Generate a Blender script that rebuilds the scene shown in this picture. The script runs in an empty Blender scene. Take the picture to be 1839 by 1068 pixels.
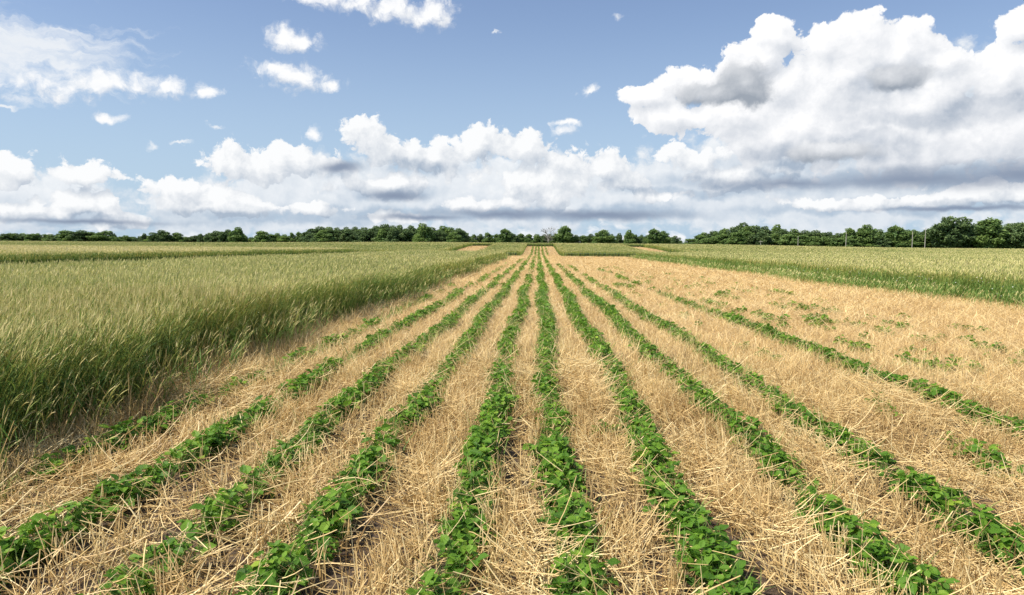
import bpy, math, random
import numpy as np
from mathutils import Vector, Matrix
R = math.radians
sc = bpy.context.scene
COL = sc.collection

# ---------------------------------------------------------------- camera
CAM_H = 1.70
FPX = 1250.0                      # focal length in photograph pixels (1839 wide)
YAW, PITCH, ROLL = R(2.1), R(-4.25), R(0.45)
cam = bpy.data.cameras.new("camera")
cam.sensor_width = 36.0
cam.lens = 36.0 * FPX / 1839.0
cam.clip_start = 0.05
cam.clip_end = 6000.0
camo = bpy.data.objects.new("camera", cam)
COL.objects.link(camo)
CAM_M = Matrix.Rotation(YAW, 3, 'Z') @ Matrix.Rotation(R(90) + PITCH, 3, 'X') @ Matrix.Rotation(ROLL, 3, 'Z')
camo.rotation_euler = CAM_M.to_euler()
camo.location = (0, 0, CAM_H)
sc.camera = camo


def ray(px, py):
    """Direction of a point of the photograph, used to measure where things stand."""
    v = CAM_M @ Vector(((px - 919.5) / FPX, -(py - 534) / FPX, -1.0))
    return v


# ---------------------------------------------------------------- view and light
sc.view_settings.view_transform = 'Standard'
sc.view_settings.look = 'None'
sc.view_settings.exposure = 0.38
sc.view_settings.gamma = 1.0
SUN_EL, SUN_AZ = R(50), R(-112)     # azimuth from +Y towards +X: the sun stands to the left
sd = Vector((math.sin(SUN_AZ) * math.cos(SUN_EL), math.cos(SUN_AZ) * math.cos(SUN_EL), math.sin(SUN_EL)))
sun = bpy.data.lights.new("sun", 'SUN')
sun.energy = 5.0
sun.angle = R(0.53)
sun.color = (1.0, 0.925, 0.79)
suno = bpy.data.objects.new("sun", sun)
suno.rotation_euler = sd.to_track_quat('Z', 'Y').to_euler()
COL.objects.link(suno)
sc.cycles.max_bounces = 6
sc.cycles.diffuse_bounces = 3
sc.cycles.use_adaptive_sampling = True
sc.cycles.adaptive_threshold = 0.02
sc.cycles.adaptive_min_samples = 8
sc.cycles.glossy_bounces = 1
sc.cycles.transmission_bounces = 2
sc.cycles.transparent_max_bounces = 4


# ---------------------------------------------------------------- node helper
class S:
    """A socket with arithmetic."""
    def __init__(s, nt, sock): s.nt, s.k = nt, sock
    def _m(s, op, *a, clamp=False):
        n = s.nt.nodes.new('ShaderNodeMath'); n.operation = op; n.use_clamp = clamp
        for i, v in enumerate((s,) + a):
            if isinstance(v, S): s.nt.links.new(v.k, n.inputs[i])
            else: n.inputs[i].default_value = v
        return S(s.nt, n.outputs[0])
    def __add__(s, o): return s._m('ADD', o)
    def __radd__(s, o): return s._m('ADD', o)
    def __sub__(s, o): return s._m('SUBTRACT', o)
    def __rsub__(s, o): return (s * -1.0) + o
    def __mul__(s, o): return s._m('MULTIPLY', o)
    def __rmul__(s, o): return s._m('MULTIPLY', o)
    def __truediv__(s, o): return s._m('DIVIDE', o)
    def max(s, o): return s._m('MAXIMUM', o)
    def min(s, o): return s._m('MINIMUM', o)
    def smin(s, o, d): return s._m('SMOOTH_MIN', o, d)
    def pow(s, o): return s._m('POWER', o)
    def clamp(s): return s._m('ADD', 0.0, clamp=True)
    def step(s, a, b, c=0.0, d=1.0, smooth=True):
        n = s.nt.nodes.new('ShaderNodeMapRange')
        n.interpolation_type = 'SMOOTHSTEP' if smooth else 'LINEAR'
        s.nt.links.new(s.k, n.inputs[0])
        for i, v in enumerate((a, b, c, d)): n.inputs[i + 1].default_value = v
        return S(s.nt, n.outputs[0])


def vmath(nt, op, a, b=None):
    n = nt.nodes.new('ShaderNodeVectorMath'); n.operation = op
    for i, v in enumerate((a, b)):
        if v is None: continue
        if hasattr(v, 'node'): nt.links.new(v, n.inputs[i])
        else: n.inputs[i].default_value = v
    return n.outputs['Value'] if op in ('LENGTH', 'DOT_PRODUCT', 'DISTANCE') else n.outputs[0]


def noise(nt, vec, scale, detail=4.0, rough=0.5, dims='3D', lac=2.0, out='Fac'):
    n = nt.nodes.new('ShaderNodeTexNoise'); n.noise_dimensions = dims
    nt.links.new(vec, n.inputs['Vector'])
    n.inputs['Scale'].default_value = scale; n.inputs['Detail'].default_value = detail
    n.inputs['Roughness'].default_value = rough; n.inputs['Lacunarity'].default_value = lac
    return n.outputs[out] if out == 'Color' else S(nt, n.outputs[out])


def voro(nt, vec, scale, detail=2.0, rough=0.5, smooth=0.6):
    n = nt.nodes.new('ShaderNodeTexVoronoi'); n.voronoi_dimensions = '2D'; n.feature = 'F1'
    n.normalize = False
    nt.links.new(vec, n.inputs['Vector'])
    n.inputs['Scale'].default_value = scale; n.inputs['Detail'].default_value = detail
    n.inputs['Roughness'].default_value = rough
    return S(nt, n.outputs['Distance'])


def mixc(nt, fac, a, b, mode='MIX'):
    n = nt.nodes.new('ShaderNodeMix'); n.data_type = 'RGBA'; n.blend_type = mode
    for i, v in ((0, fac), (6, a), (7, b)):
        if isinstance(v, S): v = v.k
        if hasattr(v, 'node'): nt.links.new(v, n.inputs[i])
        elif i == 0: n.inputs[0].default_value = v
        else: n.inputs[i].default_value = tuple(v) + ((1.0,) if len(v) == 3 else ())
    return n.outputs[2]


def ramp(nt, fac, stops, interp='LINEAR'):
    n = nt.nodes.new('ShaderNodeValToRGB'); n.color_ramp.interpolation = interp
    e = n.color_ramp.elements
    while len(e) < len(stops): e.new(0.5)
    for i, (p, c) in enumerate(stops):
        e[i].position = p; e[i].color = tuple(c) + (1.0,)
    nt.links.new(fac.k if isinstance(fac, S) else fac, n.inputs[0])
    return n.outputs[0]


# ---------------------------------------------------------------- sky with clouds
world = bpy.data.worlds.new("World")
sc.world = world
world.use_nodes = True
wt = world.node_tree
wt.nodes.clear()
world.cycles.sampling_method = 'NONE'
tc = wt.nodes.new('ShaderNodeTexCoord')
sep = wt.nodes.new('ShaderNodeSeparateXYZ')
wt.links.new(tc.outputs['Generated'], sep.inputs[0])
X, Y, Z = (S(wt, sep.outputs[i]) for i in range(3))
AZ = X._m('ARCTAN2', Y)                                     # azimuth from +Y
EL = Z / ((X * X + Y * Y)._m('SQRT').max(0.05))             # tangent of the elevation
cmb = wt.nodes.new('ShaderNodeCombineXYZ')
wt.links.new((AZ * 10.0).k, cmb.inputs[0]); wt.links.new((EL * 10.0).k, cmb.inputs[1])
P0 = cmb.outputs[0]


def sky_uv(px, py):
    d = ray(px, py)
    return math.atan2(d.x, d.y) * 10.0, d.z / math.hypot(d.x, d.y) * 10.0


def blobs(vec, L, soft=0.25):
    """1 at the heart of the nearest ellipse, 0 on its rim, negative outside."""
    acc = None
    for (cx, cy, rx, ry) in L:
        u, v = sky_uv(cx, cy)
        k = FPX / 10.0
        q = vmath(wt, 'MULTIPLY', vmath(wt, 'SUBTRACT', vec, (u, v, 0)), (k / rx, k / ry, 0))
        d = S(wt, vmath(wt, 'LENGTH', q))
        acc = d if acc is None else acc.smin(d, soft)
    return 1.0 - acc


def cloud_height(vec, L, seed, amp, scale, warp=0.12, wscale=2.2, st=(1, 1, 1), soft=0.25):
    v0 = vmath(wt, 'ADD', vec, (seed * 7.3, seed * 3.1, seed))
    w = vmath(wt, 'SUBTRACT', noise(wt, v0, wscale, 4.0, 0.6, '2D', out='Color'), (0.5, 0.5, 0.5))
    wv = vmath(wt, 'MULTIPLY', w, (warp * 2, warp * 2, 0))
    vw = vmath(wt, 'ADD', vec, wv)
    vs = vmath(wt, 'MULTIPLY', vmath(wt, 'ADD', v0, wv), st)
    bil = voro(wt, vs, scale, 4.0, 0.56)
    n = noise(wt, vs, scale * 1.6, 6.0, 0.66, '2D')
    return blobs(vw, L, soft) + 0.16 + (0.42 - bil) * amp + (n - 0.5) * (amp * 1.3)


def cloud_layer(base, L, seed, amp=0.45, scale=2.4, edge=0.25, gain=1.6, light=(-0.10, 0.17, 0),
                lit=(1.0, 1.0, 1.0), dark=(0.40, 0.47, 0.60), op=1.0, bias=0.62, darker=None, **kw):
    h = cloud_height(P0, L, seed, amp, scale, **kw)
    a = h.step(0.0, edge) * op
    if light:
        hs = cloud_height(vmath(wt, 'ADD', P0, light), L, seed, amp, scale, **kw)
        s = (h - hs) * gain + bias
    else:
        s = (h * gain) * -1.0 + bias
    if darker is not None: s = s - darker
    s = s.step(0.0, 1.0, 0.0, 1.0, smooth=False)
    c = mixc(wt, s, dark, lit)
    return mixc(wt, a, base, c)


sky = wt.nodes.new('ShaderNodeTexSky')
sky.sky_type = 'NISHITA'
sky.sun_disc = False
sky.sun_elevation = SUN_EL
sky.sun_rotation = SUN_AZ
sky.air_density = 1.1
sky.dust_density = 1.6
sky.ozone_density = 1.6
SKY_K = 0.085
skyc = vmath(wt, 'SCALE', sky.outputs[0])
skyc.node.inputs['Scale'].default_value = SKY_K
# a paler, greyer blue than the clear-air model gives, palest towards the horizon
base = skyc
base = mixc(wt, 1.0, base, (1.0, 1.12, 1.48), 'MULTIPLY')
base = mixc(wt, EL.step(0.0, 0.38, 0.80, 0.22), base, (0.53, 0.70, 0.86))


def clouds_of(region, base):
    """The clouds of one window of directions; only the masses that reach into it are evaluated there."""
    def near(L):
        u0, u1, v0, v1 = region
        out = []
        for b in L:
            u, v = sky_uv(b[0], b[1])
            du, dv_ = b[2] / 125.0 * 1.9 + 0.45, b[3] / 125.0 * 1.9 + 0.45
            if u + du > u0 and u - du < u1 and v + dv_ > v0 and v - dv_ < v1: out.append(b)
        return out
    def layer(base, L, *a, **k):
        L = near(L)
        return cloud_layer(base, L, *a, **k) if L else base
    # shade inside the banks: flat dark undersides
    dw = noise(wt, vmath(wt, 'MULTIPLY', P0, (0.5, 2.2, 1)), 2.0, 5.0, 0.6, '2D')
    dv = vmath(wt, 'ADD', P0, vmath(wt, 'MULTIPLY', vmath(wt, 'SUBTRACT', noise(wt, P0, 1.6, 4.0, 0.6, '2D', out='Color'), (0.5, 0.5, 0.5)), (0.9, 0.35, 0)))
    UL = near([(1460, 322, 260, 13), (1720, 318, 260, 20), (1250, 345, 150, 10), (800, 384, 260, 12), (1060, 384, 190, 12),
                       (610, 302, 50, 14), (760, 300, 60, 14), (700, 345, 90, 12), (1450, 280, 110, 22), (480, 390, 200, 10),
                       (1650, 215, 120, 16), (1560, 250, 60, 14), (1800, 190, 90, 16), (1600, 145, 60, 20), (1700, 372, 300, 9), (140, 395, 170, 9)])
    under = blobs(dv, UL, 0.3).step(-0.55, 0.6, 0.0, 0.52) if UL else None

    # low far clouds, small and hazy, all round the horizon
    def ringh(v):
        v = vmath(wt, 'MULTIPLY', v, (1.0, 1.9, 1))
        return (0.5 - voro(wt, vmath(wt, 'ADD', v, vmath(wt, 'MULTIPLY', noise(wt, v, 2.0, 3.0, 0.6, '2D', out='Color'), (0.35, 0.35, 0))), 2.6, 2.5, 0.5)) * 0.55 + noise(wt, v, 1.3, 5.0, 0.6, '2D')
    if region[2] < 1.8:
        ring = ringh(P0)
        rs = (ring - ringh(vmath(wt, 'ADD', P0, (-0.05, 0.08, 0)))) * 1.3 + 0.66
        rc = mixc(wt, ((rs - under * 0.3) if under is not None else rs).clamp(), (0.50, 0.60, 0.72), (0.92, 0.94, 0.96))
        base = mixc(wt, (ring + EL.step(0.03, 0.13, 0.10, -0.75) + EL.step(0.0, 0.02, 0.0, -0.04)).step(0.34, 0.66, 0.0, 0.92), base, rc)

    # the hazy pale mass behind the bank
    HAZY = [(20, 345, 150, 50), (60, 385, 150, 34), (390, 378, 150, 52), (620, 350, 240, 85), (900, 350, 280, 85), (1180, 345, 190, 66), (1500, 330, 420, 110), (1560, 200, 230, 110), (1810, 250, 160, 150)]
    base = layer(base, HAZY, 6.0, amp=0.35, scale=2.2, edge=0.38, gain=0.55, darker=under, bias=0.62, light=(-0.08, 0.12, 0),
                       lit=(0.93, 0.95, 0.97), dark=(0.45, 0.55, 0.67), soft=0.3)
    MID = [(20, 300, 66, 34), (150, 308, 80, 24), (60, 385, 100, 24), (150, 365, 60, 26), (210, 395, 60, 20),
           (330, 335, 70, 26), (450, 300, 84, 46), (520, 285, 76, 34), (400, 365, 130, 26), (606, 296, 58, 34), (668, 256, 72, 52), (770, 280, 78, 50),
           (852, 256, 52, 44), (935, 268, 92, 48), (1015, 290, 60, 40), (1080, 300, 70, 36), (950, 325, 110, 44), (700, 330, 120, 26), (860, 365, 130, 18), (990, 350, 60, 40), (1110, 330, 60, 30),
           (1240, 285, 84, 30), (1330, 320, 110, 30), (1180, 350, 80, 16), (1640, 360, 200, 16), (1400, 275, 90, 40), (1500, 365, 100, 14), (1790, 345, 120, 20), (560, 375, 90, 16), (700, 388, 90, 14)]
    base = layer(base, MID, 1.0, amp=0.68, scale=2.1, edge=0.20, gain=0.62, darker=under, bias=0.70,
                       lit=(0.95, 0.96, 0.97), dark=(0.40, 0.48, 0.59), soft=0.22)
    BIG = [(1262, 148, 84, 34), (1160, 176, 56, 26), (1290, 200, 120, 38), (1320, 118, 50, 26), (1392, 60, 40, 42), (1360, 105, 70, 36), (1480, 85, 75, 52), (1555, 82, 80, 56), (1625, 88, 60, 50), (1500, 150, 190, 80),
           (1145, 178, 40, 20), (1215, 205, 100, 32), (1330, 205, 130, 44), (1690, 165, 60, 62), (1450, 230, 180, 56), (1620, 240, 220, 80),
           (1810, 120, 66, 54), (1834, 50, 36, 36), (1810, 230, 110, 70), (1690, 110, 55, 36)]
    base = layer(base, BIG, 2.0, amp=0.55, scale=1.6, edge=0.12, gain=0.62, darker=under, bias=0.76,
                       lit=(0.99, 0.99, 1.0), dark=(0.45, 0.51, 0.60), soft=0.25)
    BAND = [(1420, 330, 240, 18), (1640, 322, 300, 26), (1830, 312, 160, 28), (900, 384, 200, 14), (1080, 386, 200, 14), (760, 390, 140, 9),
            (1720, 374, 200, 6), (140, 398, 220, 7), (610, 300, 44, 13), (710, 352, 70, 14)]
    base = layer(base, BAND, 8.0, amp=0.30, scale=1.0, edge=1.0, gain=0.10, bias=0.22, light=None, lit=(0.72, 0.77, 0.83), dark=(0.185, 0.245, 0.365), st=(0.4, 1.6, 1), op=0.95, warp=0.05)
    GREY = [(1285, 166, 84, 30), (1340, 150, 54, 44), (1350, 165, 46, 30), (1610, 140, 50, 30), (1490, 272, 90, 22)]
    base = layer(base, GREY, 3.0, amp=0.34, scale=2.6, edge=0.5, gain=0.55, bias=0.06, light=(-0.04, 0.22, 0), lit=(0.90, 0.91, 0.93), dark=(0.30, 0.345, 0.41), op=0.94, warp=0.08)
    SMALL = [(590, -4, 74, 32), (650, 4, 70, 34), (720, 16, 90, 44), (775, 22, 56, 42), (508, 62, 54, 32), (538, 78, 66, 26), (492, 124, 60, 22),
             (535, 138, 62, 34), (600, 152, 32, 18), (70, 146, 130, 38), (170, 150, 110, 32), (240, 156, 70, 20), (300, 152, 54, 30), (368, 164, 38, 22),
             (199, 211, 26, 9), (1056, 164, 28, 14), (565, 240, 20, 22), (1020, 222, 30, 9), (1012, 238, 26, 14)]
    base = layer(base, SMALL, 4.0, amp=0.66, scale=2.8, edge=0.80, gain=0.6, bias=0.80, lit=(0.97, 0.975, 0.985), dark=(0.44, 0.51, 0.62), soft=0.2)
    WISP = [(30, 84, 200, 84), (90, 80, 130, 56), (150, 100, 90, 24), (150, 100, 60, 10), (8, 186, 26, 6), (1107, 36, 22, 10), (385, 222, 22, 6), (270, 258, 16, 8), (325, 256, 18, 4), (890, 60, 8, 4)]
    base = layer(base, WISP, 5.0, amp=0.55, scale=1.5, edge=0.95, gain=0.25, bias=0.98, light=None, lit=(0.93, 0.95, 0.97), dark=(0.6, 0.66, 0.75), st=(0.55, 3.0, 1), op=0.92, warp=0.2)
    return base


# scattered clouds over the rest of the sky, outside what the photograph shows
on = noise(wt, tc.outputs['Generated'], 2.6, 5.0, 0.55)
OUT = (AZ._m('ABSOLUTE') - 0.80).step(0.0, 0.12).max(EL.step(0.42, 0.5))
wide = mixc(wt, on.step(0.50, 0.66, 0.0, 0.9) * OUT, base, (0.86, 0.89, 0.93))


def shine(c):
    bg = wt.nodes.new('ShaderNodeBackground')
    bg.inputs['Strength'].default_value = 0.79
    wt.links.new(c, bg.inputs['Color'])
    return bg.outputs[0]


def choose(cond, a, b):
    """Shader b where cond is 1, else a."""
    n = wt.nodes.new('ShaderNodeMixShader')
    wt.links.new(cond.k, n.inputs[0]); wt.links.new(a, n.inputs[1]); wt.links.new(b, n.inputs[2])
    return n.outputs[0]


UA, VA = AZ * 10.0, EL * 10.0
US = [-9.2] + [sky_uv(p, 440)[0] for p in (300, 680, 1060, 1330)] + [9.2]
VS = [-0.3] + [sky_uv(919, p)[1] for p in (345, 215)] + [5.0]
cols = []


def window(region):
    """clouds_of() built in a node group of its own, which keeps the world's tree small."""
    global wt, P0, EL
    keep = wt, P0, EL
    g = bpy.data.node_groups.new("clouds", 'ShaderNodeTree')
    g.interface.new_socket("P", in_out='INPUT', socket_type='NodeSocketVector')
    g.interface.new_socket("EL", in_out='INPUT', socket_type='NodeSocketFloat')
    g.interface.new_socket("Base", in_out='INPUT', socket_type='NodeSocketColor')
    g.interface.new_socket("Color", in_out='OUTPUT', socket_type='NodeSocketColor')
    gi, go = g.nodes.new('NodeGroupInput'), g.nodes.new('NodeGroupOutput')
    wt, P0, EL = g, gi.outputs[0], S(g, gi.outputs[1])
    g.links.new(clouds_of(region, gi.outputs[2]), go.inputs[0])
    wt, P0, EL = keep
    n = wt.nodes.new('ShaderNodeGroup')
    n.node_tree = g
    wt.links.new(P0, n.inputs[0]); wt.links.new(EL.k, n.inputs[1]); wt.links.new(wide, n.inputs[2])
    return shine(n.outputs[0])


for i in range(len(US) - 1):
    cell = [window((US[i], US[i + 1], VS[j], VS[j + 1])) for j in range(3)]
    cols.append(choose(VA._m('GREATER_THAN', VS[1]), cell[0], choose(VA._m('GREATER_THAN', VS[2]), cell[1], cell[2])))
def tree(i0, i1):
    if i1 - i0 == 1: return cols[i0]
    m = (i0 + i1) // 2
    return choose(UA._m('GREATER_THAN', US[m]), tree(i0, m), tree(m, i1))
inside = (UA._m('ABSOLUTE')._m('LESS_THAN', 9.2)) * VA._m('LESS_THAN', 5.0) * VA._m('GREATER_THAN', -0.3)
wo = wt.nodes.new('ShaderNodeOutputWorld')
wt.links.new(choose(inside, shine(wide), tree(0, len(cols))), wo.inputs[0])

# ---------------------------------------------------------------- helpers
rng = np.random.default_rng(7)
TAU = 2 * math.pi


def tag(o, label=None, cat=None, group=None, kind=None):
    for k, v in (('label', label), ('category', cat), ('group', group), ('kind', kind)):
        if v: o[k] = v
    return o


def vnoise(x, y, seed=0):
    """Smooth value noise in 0..1 on numpy arrays."""
    xi, yi = np.floor(x).astype(np.int64), np.floor(y).astype(np.int64)
    fx, fy = x - xi, y - yi
    fx, fy = fx * fx * (3 - 2 * fx), fy * fy * (3 - 2 * fy)
    def h(a, b):
        n = (a * 374761393 + b * 668265263 + seed * 974634777) & 0x7fffffff
        n = ((n ^ (n >> 13)) * 1274126177) & 0x7fffffff
        return ((n ^ (n >> 16)) & 0xffff) / 65535.0
    a, b, c, d = h(xi, yi), h(xi + 1, yi), h(xi, yi + 1), h(xi + 1, yi + 1)
    return (a * (1 - fx) + b * fx) * (1 - fy) + (c * (1 - fx) + d * fx) * fy


def fnoise(x, y, seed=0, oct=3):
    s, t, a = 0, 0, 1.0
    for i in range(oct):
        s = s + a * vnoise(x * 2 ** i, y * 2 ** i, seed + i * 17); t += a; a *= 0.5
    return s / t


def smooth(t):
    t = np.clip(t, 0, 1)
    return t * t * (3 - 2 * t)


def ground(x, y):
    """Height of the land: flat near, a gentle rise past the end of the near plots."""
    x = np.asarray(x, float); y = np.asarray(y, float)
    r = smooth((y - 112) / 66.0) * (1.5 - 0.55 * smooth((np.abs(x - 4) - 25) / 75.0))
    return r - 0.9 * smooth((y - 260) / 160.0)


class Geo:
    """Collects vertices, faces, a tint and a material slot for one mesh."""
    def __init__(s): s.v, s.f, s.t, s.n, s.mi = [], [], [], 0, []
    def add(s, verts, faces, tint, mat=0):
        verts = np.asarray(verts, float).reshape(-1, 3)
        faces = np.asarray(faces, np.int64)
        if faces.shape[1] == 3: faces = np.concatenate([faces, -np.ones((len(faces), 1), np.int64) - s.n], 1)
        s.v.append(verts); s.f.append(faces + s.n)
        s.t.append(np.broadcast_to(np.asarray(tint, float).reshape(-1), (len(verts),)).copy() if np.size(tint) in (1, len(verts)) else None)
        s.mi.append(np.full(len(faces), mat)); s.n += len(verts)
    def build(s, name, mats, parent=None, smooth_=False):
        V = np.concatenate(s.v); F = np.concatenate(s.f); T = np.concatenate(s.t); M = np.concatenate(s.mi)
        me = bpy.data.meshes.new(name)
        me.vertices.add(len(V)); me.vertices.foreach_set('co', V.astype(np.float32).ravel())
        tri = F[:, 3] < 0
        cnt = np.where(tri, 3, 4)
        flat = F[F >= 0] if tri.any() else F.ravel()
        st = np.concatenate([[0], np.cumsum(cnt)[:-1]])
        me.loops.add(int(cnt.sum())); me.loops.foreach_set('vertex_index', flat.astype(np.int32))
        me.polygons.add(len(F)); me.polygons.foreach_set('loop_start', st.astype(np.int32))
        me.polygons.foreach_set('material_index', M.astype(np.int32))
        me.polygons.foreach_set('use_smooth', np.full(len(F), bool(smooth_)))
        me.update(calc_edges=True)
        a = me.attributes.new('tint', 'FLOAT', 'POINT'); a.data.foreach_set('value', T.astype(np.float32))
        for m in (mats if isinstance(mats, (list, tuple)) else [mats]): me.materials.append(m)
        o = bpy.data.objects.new(name, me); COL.objects.link(o)
        if parent: o.parent = parent
        return o


def curve_pts(base, phi, th, L, curl, n):
    """Polyline of n segments from base, heading phi, tilted th from the vertical, bending by curl in all."""
    N = len(base)
    P = np.zeros((N, n + 1, 3)); P[:, 0] = base
    for i in range(n):
        t = th + curl * (i + 0.5) / n
        st = np.sin(t)
        P[:, i + 1] = P[:, i] + (L / n)[:, None] * np.stack([st * np.cos(phi), st * np.sin(phi), np.cos(t)], 1)
    return P


def add_ribbon(g, P, W, psi, tint, prof, mat=0, tint_end=0.0):
    """Flat blades along P; prof gives the width at each point."""
    N, k, _ = P.shape
    wd = np.stack([np.cos(psi), np.sin(psi), np.zeros(N)], 1)[:, None, :]
    pr = np.asarray(prof)[None, :, None] * W[:, None, None] * 0.5
    V = np.stack([P - wd * pr, P + wd * pr], 2)                   # N,k,2,3
    idx = np.arange(N * k * 2).reshape(N, k, 2)
    F = np.stack([idx[:, :-1, 0], idx[:, :-1, 1], idx[:, 1:, 1], idx[:, 1:, 0]], -1).reshape(-1, 4)
    T = tint[:, None, None] + np.linspace(0, tint_end, k)[None, :, None] + np.zeros((1, 1, 2))
    g.add(V.reshape(-1, 3), F, T.ravel(), mat)


def add_tube(g, P, W, tint, prof, mat=0, sides=3, tint_end=0.0):
    """Round stems along P with a few sides."""
    N, k, _ = P.shape
    d = P[:, -1] - P[:, 0]; d /= np.linalg.norm(d, axis=1)[:, None] + 1e-9
    up = np.where(np.abs(d[:, 2:3]) > 0.8, np.array([[1.0, 0, 0]]), np.array([[0, 0, 1.0]]))
    a = np.cross(d, up); a /= np.linalg.norm(a, axis=1)[:, None] + 1e-9
    b = np.cross(d, a)
    an = np.arange(sides) * TAU / sides
    ring = a[:, None, :] * np.cos(an)[None, :, None] + b[:, None, :] * np.sin(an)[None, :, None]
    V = P[:, :, None, :] + ring[:, None] * (np.asarray(prof)[None, :, None, None] * W[:, None, None, None] * 0.5)
    idx = np.arange(N * k * sides).reshape(N, k, sides)
    nx = np.roll(idx, -1, axis=2)
    F = np.stack([idx[:, :-1], nx[:, :-1], nx[:, 1:], idx[:, 1:]], -1).reshape(-1, 4)
    T = tint[:, None, None] + np.linspace(0, tint_end, k)[None, :, None] + np.zeros((1, 1, sides))
    g.add(V.reshape(-1, 3), F, T.ravel(), mat)


LEAF_UV = np.array([(0, 0, 0), (0.30, 0, -0.05), (0.68, 0, -0.07), (0.22, 0.34, 0.05), (0.60, 0.36, 0.04), (0.22, -0.34, 0.05), (0.60, -0.36, 0.04), (1.0, 0, -0.14)])
LEAF_F = np.array([(0, 1, 3), (0, 5, 1), (3, 1, 2), (3, 2, 4), (1, 5, 6), (1, 6, 2), (4, 2, 7), (2, 6, 7)])


def add_leaves(g, base, phi, pitch, rollv, size, tint, mat=0):
    """Oval leaflets folded along the midrib; pitch > 0 points the tip up."""
    N = len(base)
    cf, sf, cp, sp, cr, sr = np.cos(phi), np.sin(phi), np.cos(pitch), np.sin(pitch), np.cos(rollv), np.sin(rollv)
    ex = np.stack([cf * cp, sf * cp, sp], 1)
    s0 = np.stack([-sf, cf, np.zeros(N)], 1)
    n0 = np.cross(ex, s0)
    ey = s0 * cr[:, None] + n0 * sr[:, None]
    ez = np.cross(ex, ey)
    L = LEAF_UV
    V = base[:, None] + size[:, None, None] * (ex[:, None] * L[None, :, 0:1] + ey[:, None] * L[None, :, 1:2] + ez[:, None] * L[None, :, 2:3])
    F = (LEAF_F[None] + (np.arange(N) * 8)[:, None, None]).reshape(-1, 3)
    g.add(V.reshape(-1, 3), F, np.repeat(tint, 8), mat)


def sample(y0, y1, rho, xlo, xhi, margin=2.5):
    """Random points with density rho(y) per square metre between xlo(y) and xhi(y), inside what can be seen."""
    edges = np.geomspace(y0, y1, 60)
    out = []
    for a, b in zip(edges[:-1], edges[1:]):
        m = (a + b) / 2
        lo = max(xlo(m) if callable(xlo) else xlo, -0.83 * b - margin)
        hi = min(xhi(m) if callable(xhi) else xhi, 0.76 * b + margin)
        if hi <= lo: continue
        n = rng.poisson(rho(m) * (hi - lo) * (b - a))
        out.append(np.stack([rng.uniform(lo, hi, n), rng.uniform(a, b, n)], 1))
    return np.concatenate(out) if out else np.zeros((0, 2))


# ---------------------------------------------------------------- materials
def blade_mat(name, stops, transl=0.3, rough=0.55, spec=0.25, nscale=0.5, namp=0.35, patch=None):
    """Plant matter: colour by each blade's own tint plus slow patches over the field."""
    m = bpy.data.materials.new(name); m.use_nodes = True
    nt = m.node_tree; nt.nodes.clear()
    at = nt.nodes.new('ShaderNodeAttribute'); at.attribute_name = 'tint'
    geo = nt.nodes.new('ShaderNodeNewGeometry')
    n = noise(nt, geo.outputs['Position'], nscale, 3.0, 0.6)
    t = S(nt, at.outputs['Fac']) + (n - 0.5) * namp
    c = ramp(nt, t.clamp(), stops)
    b = nt.nodes.new('ShaderNodeBsdfPrincipled')
    nt.links.new(c, b.inputs['Base Color'])
    b.inputs['Roughness'].default_value = rough
    b.inputs['Specular IOR Level'].default_value = spec
    out = nt.nodes.new('ShaderNodeOutputMaterial')
    if transl > 0:
        tr = nt.nodes.new('ShaderNodeBsdfTranslucent'); nt.links.new(c, tr.inputs[0])
        mx = nt.nodes.new('ShaderNodeMixShader'); mx.inputs[0].default_value = transl
        nt.links.new(b.outputs[0], mx.inputs[1]); nt.links.new(tr.outputs[0], mx.inputs[2])
        nt.links.new(mx.outputs[0], out.inputs[0])
    else:
        nt.links.new(b.outputs[0], out.inputs[0])
    return m


M_STRAW = blade_mat('straw', [(0.0, (0.19, 0.105, 0.045)), (0.28, (0.48, 0.315, 0.130)), (0.65, (0.79, 0.580, 0.265)), (1.0, (0.92, 0.76, 0.42))], 0.15, 0.45, 0.35, 0.9, 0.30)
M_SOY = blade_mat('soybean_leaf', [(0.0, (0.045, 0.110, 0.014)), (0.4, (0.105, 0.235, 0.024)), (0.75, (0.195, 0.355, 0.038)), (1.0, (0.36, 0.48, 0.06))], 0.45, 0.55, 0.25, 1.8, 0.35)
M_STEM = blade_mat('green_stem', [(0.0, (0.10, 0.18, 0.05)), (1.0, (0.30, 0.38, 0.12))], 0.2)
M_WHEAT = blade_mat('wheat_leaf', [(0.0, (0.080, 0.160, 0.036)), (0.35, (0.200, 0.285, 0.062)), (0.65, (0.37, 0.385, 0.095)), (1.0, (0.64, 0.52, 0.18))], 0.36, 0.5, 0.25, 0.12, 0.45)
M_EAR = blade_mat('wheat_ear', [(0.0, (0.34, 0.36, 0.12)), (0.5, (0.60, 0.54, 0.22)), (1.0, (0.84, 0.72, 0.40))], 0.25, 0.6, 0.2, 0.12, 0.4)
M_SHADE = blade_mat('wheat_inner_shade', [(0.0, (0.035, 0.060, 0.018)), (1.0, (0.08, 0.11, 0.03))], 0.0)  # dark colour standing for the shade inside the wheat
M_GRASS = blade_mat('grass', [(0.0, (0.07, 0.16, 0.03)), (0.5, (0.17, 0.30, 0.06)), (1.0, (0.40, 0.46, 0.15))], 0.38)
M_FLOWER = blade_mat('pale_flower', [(0.0, (0.6, 0.6, 0.5)), (1.0, (0.8, 0.8, 0.75))], 0.3)


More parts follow.
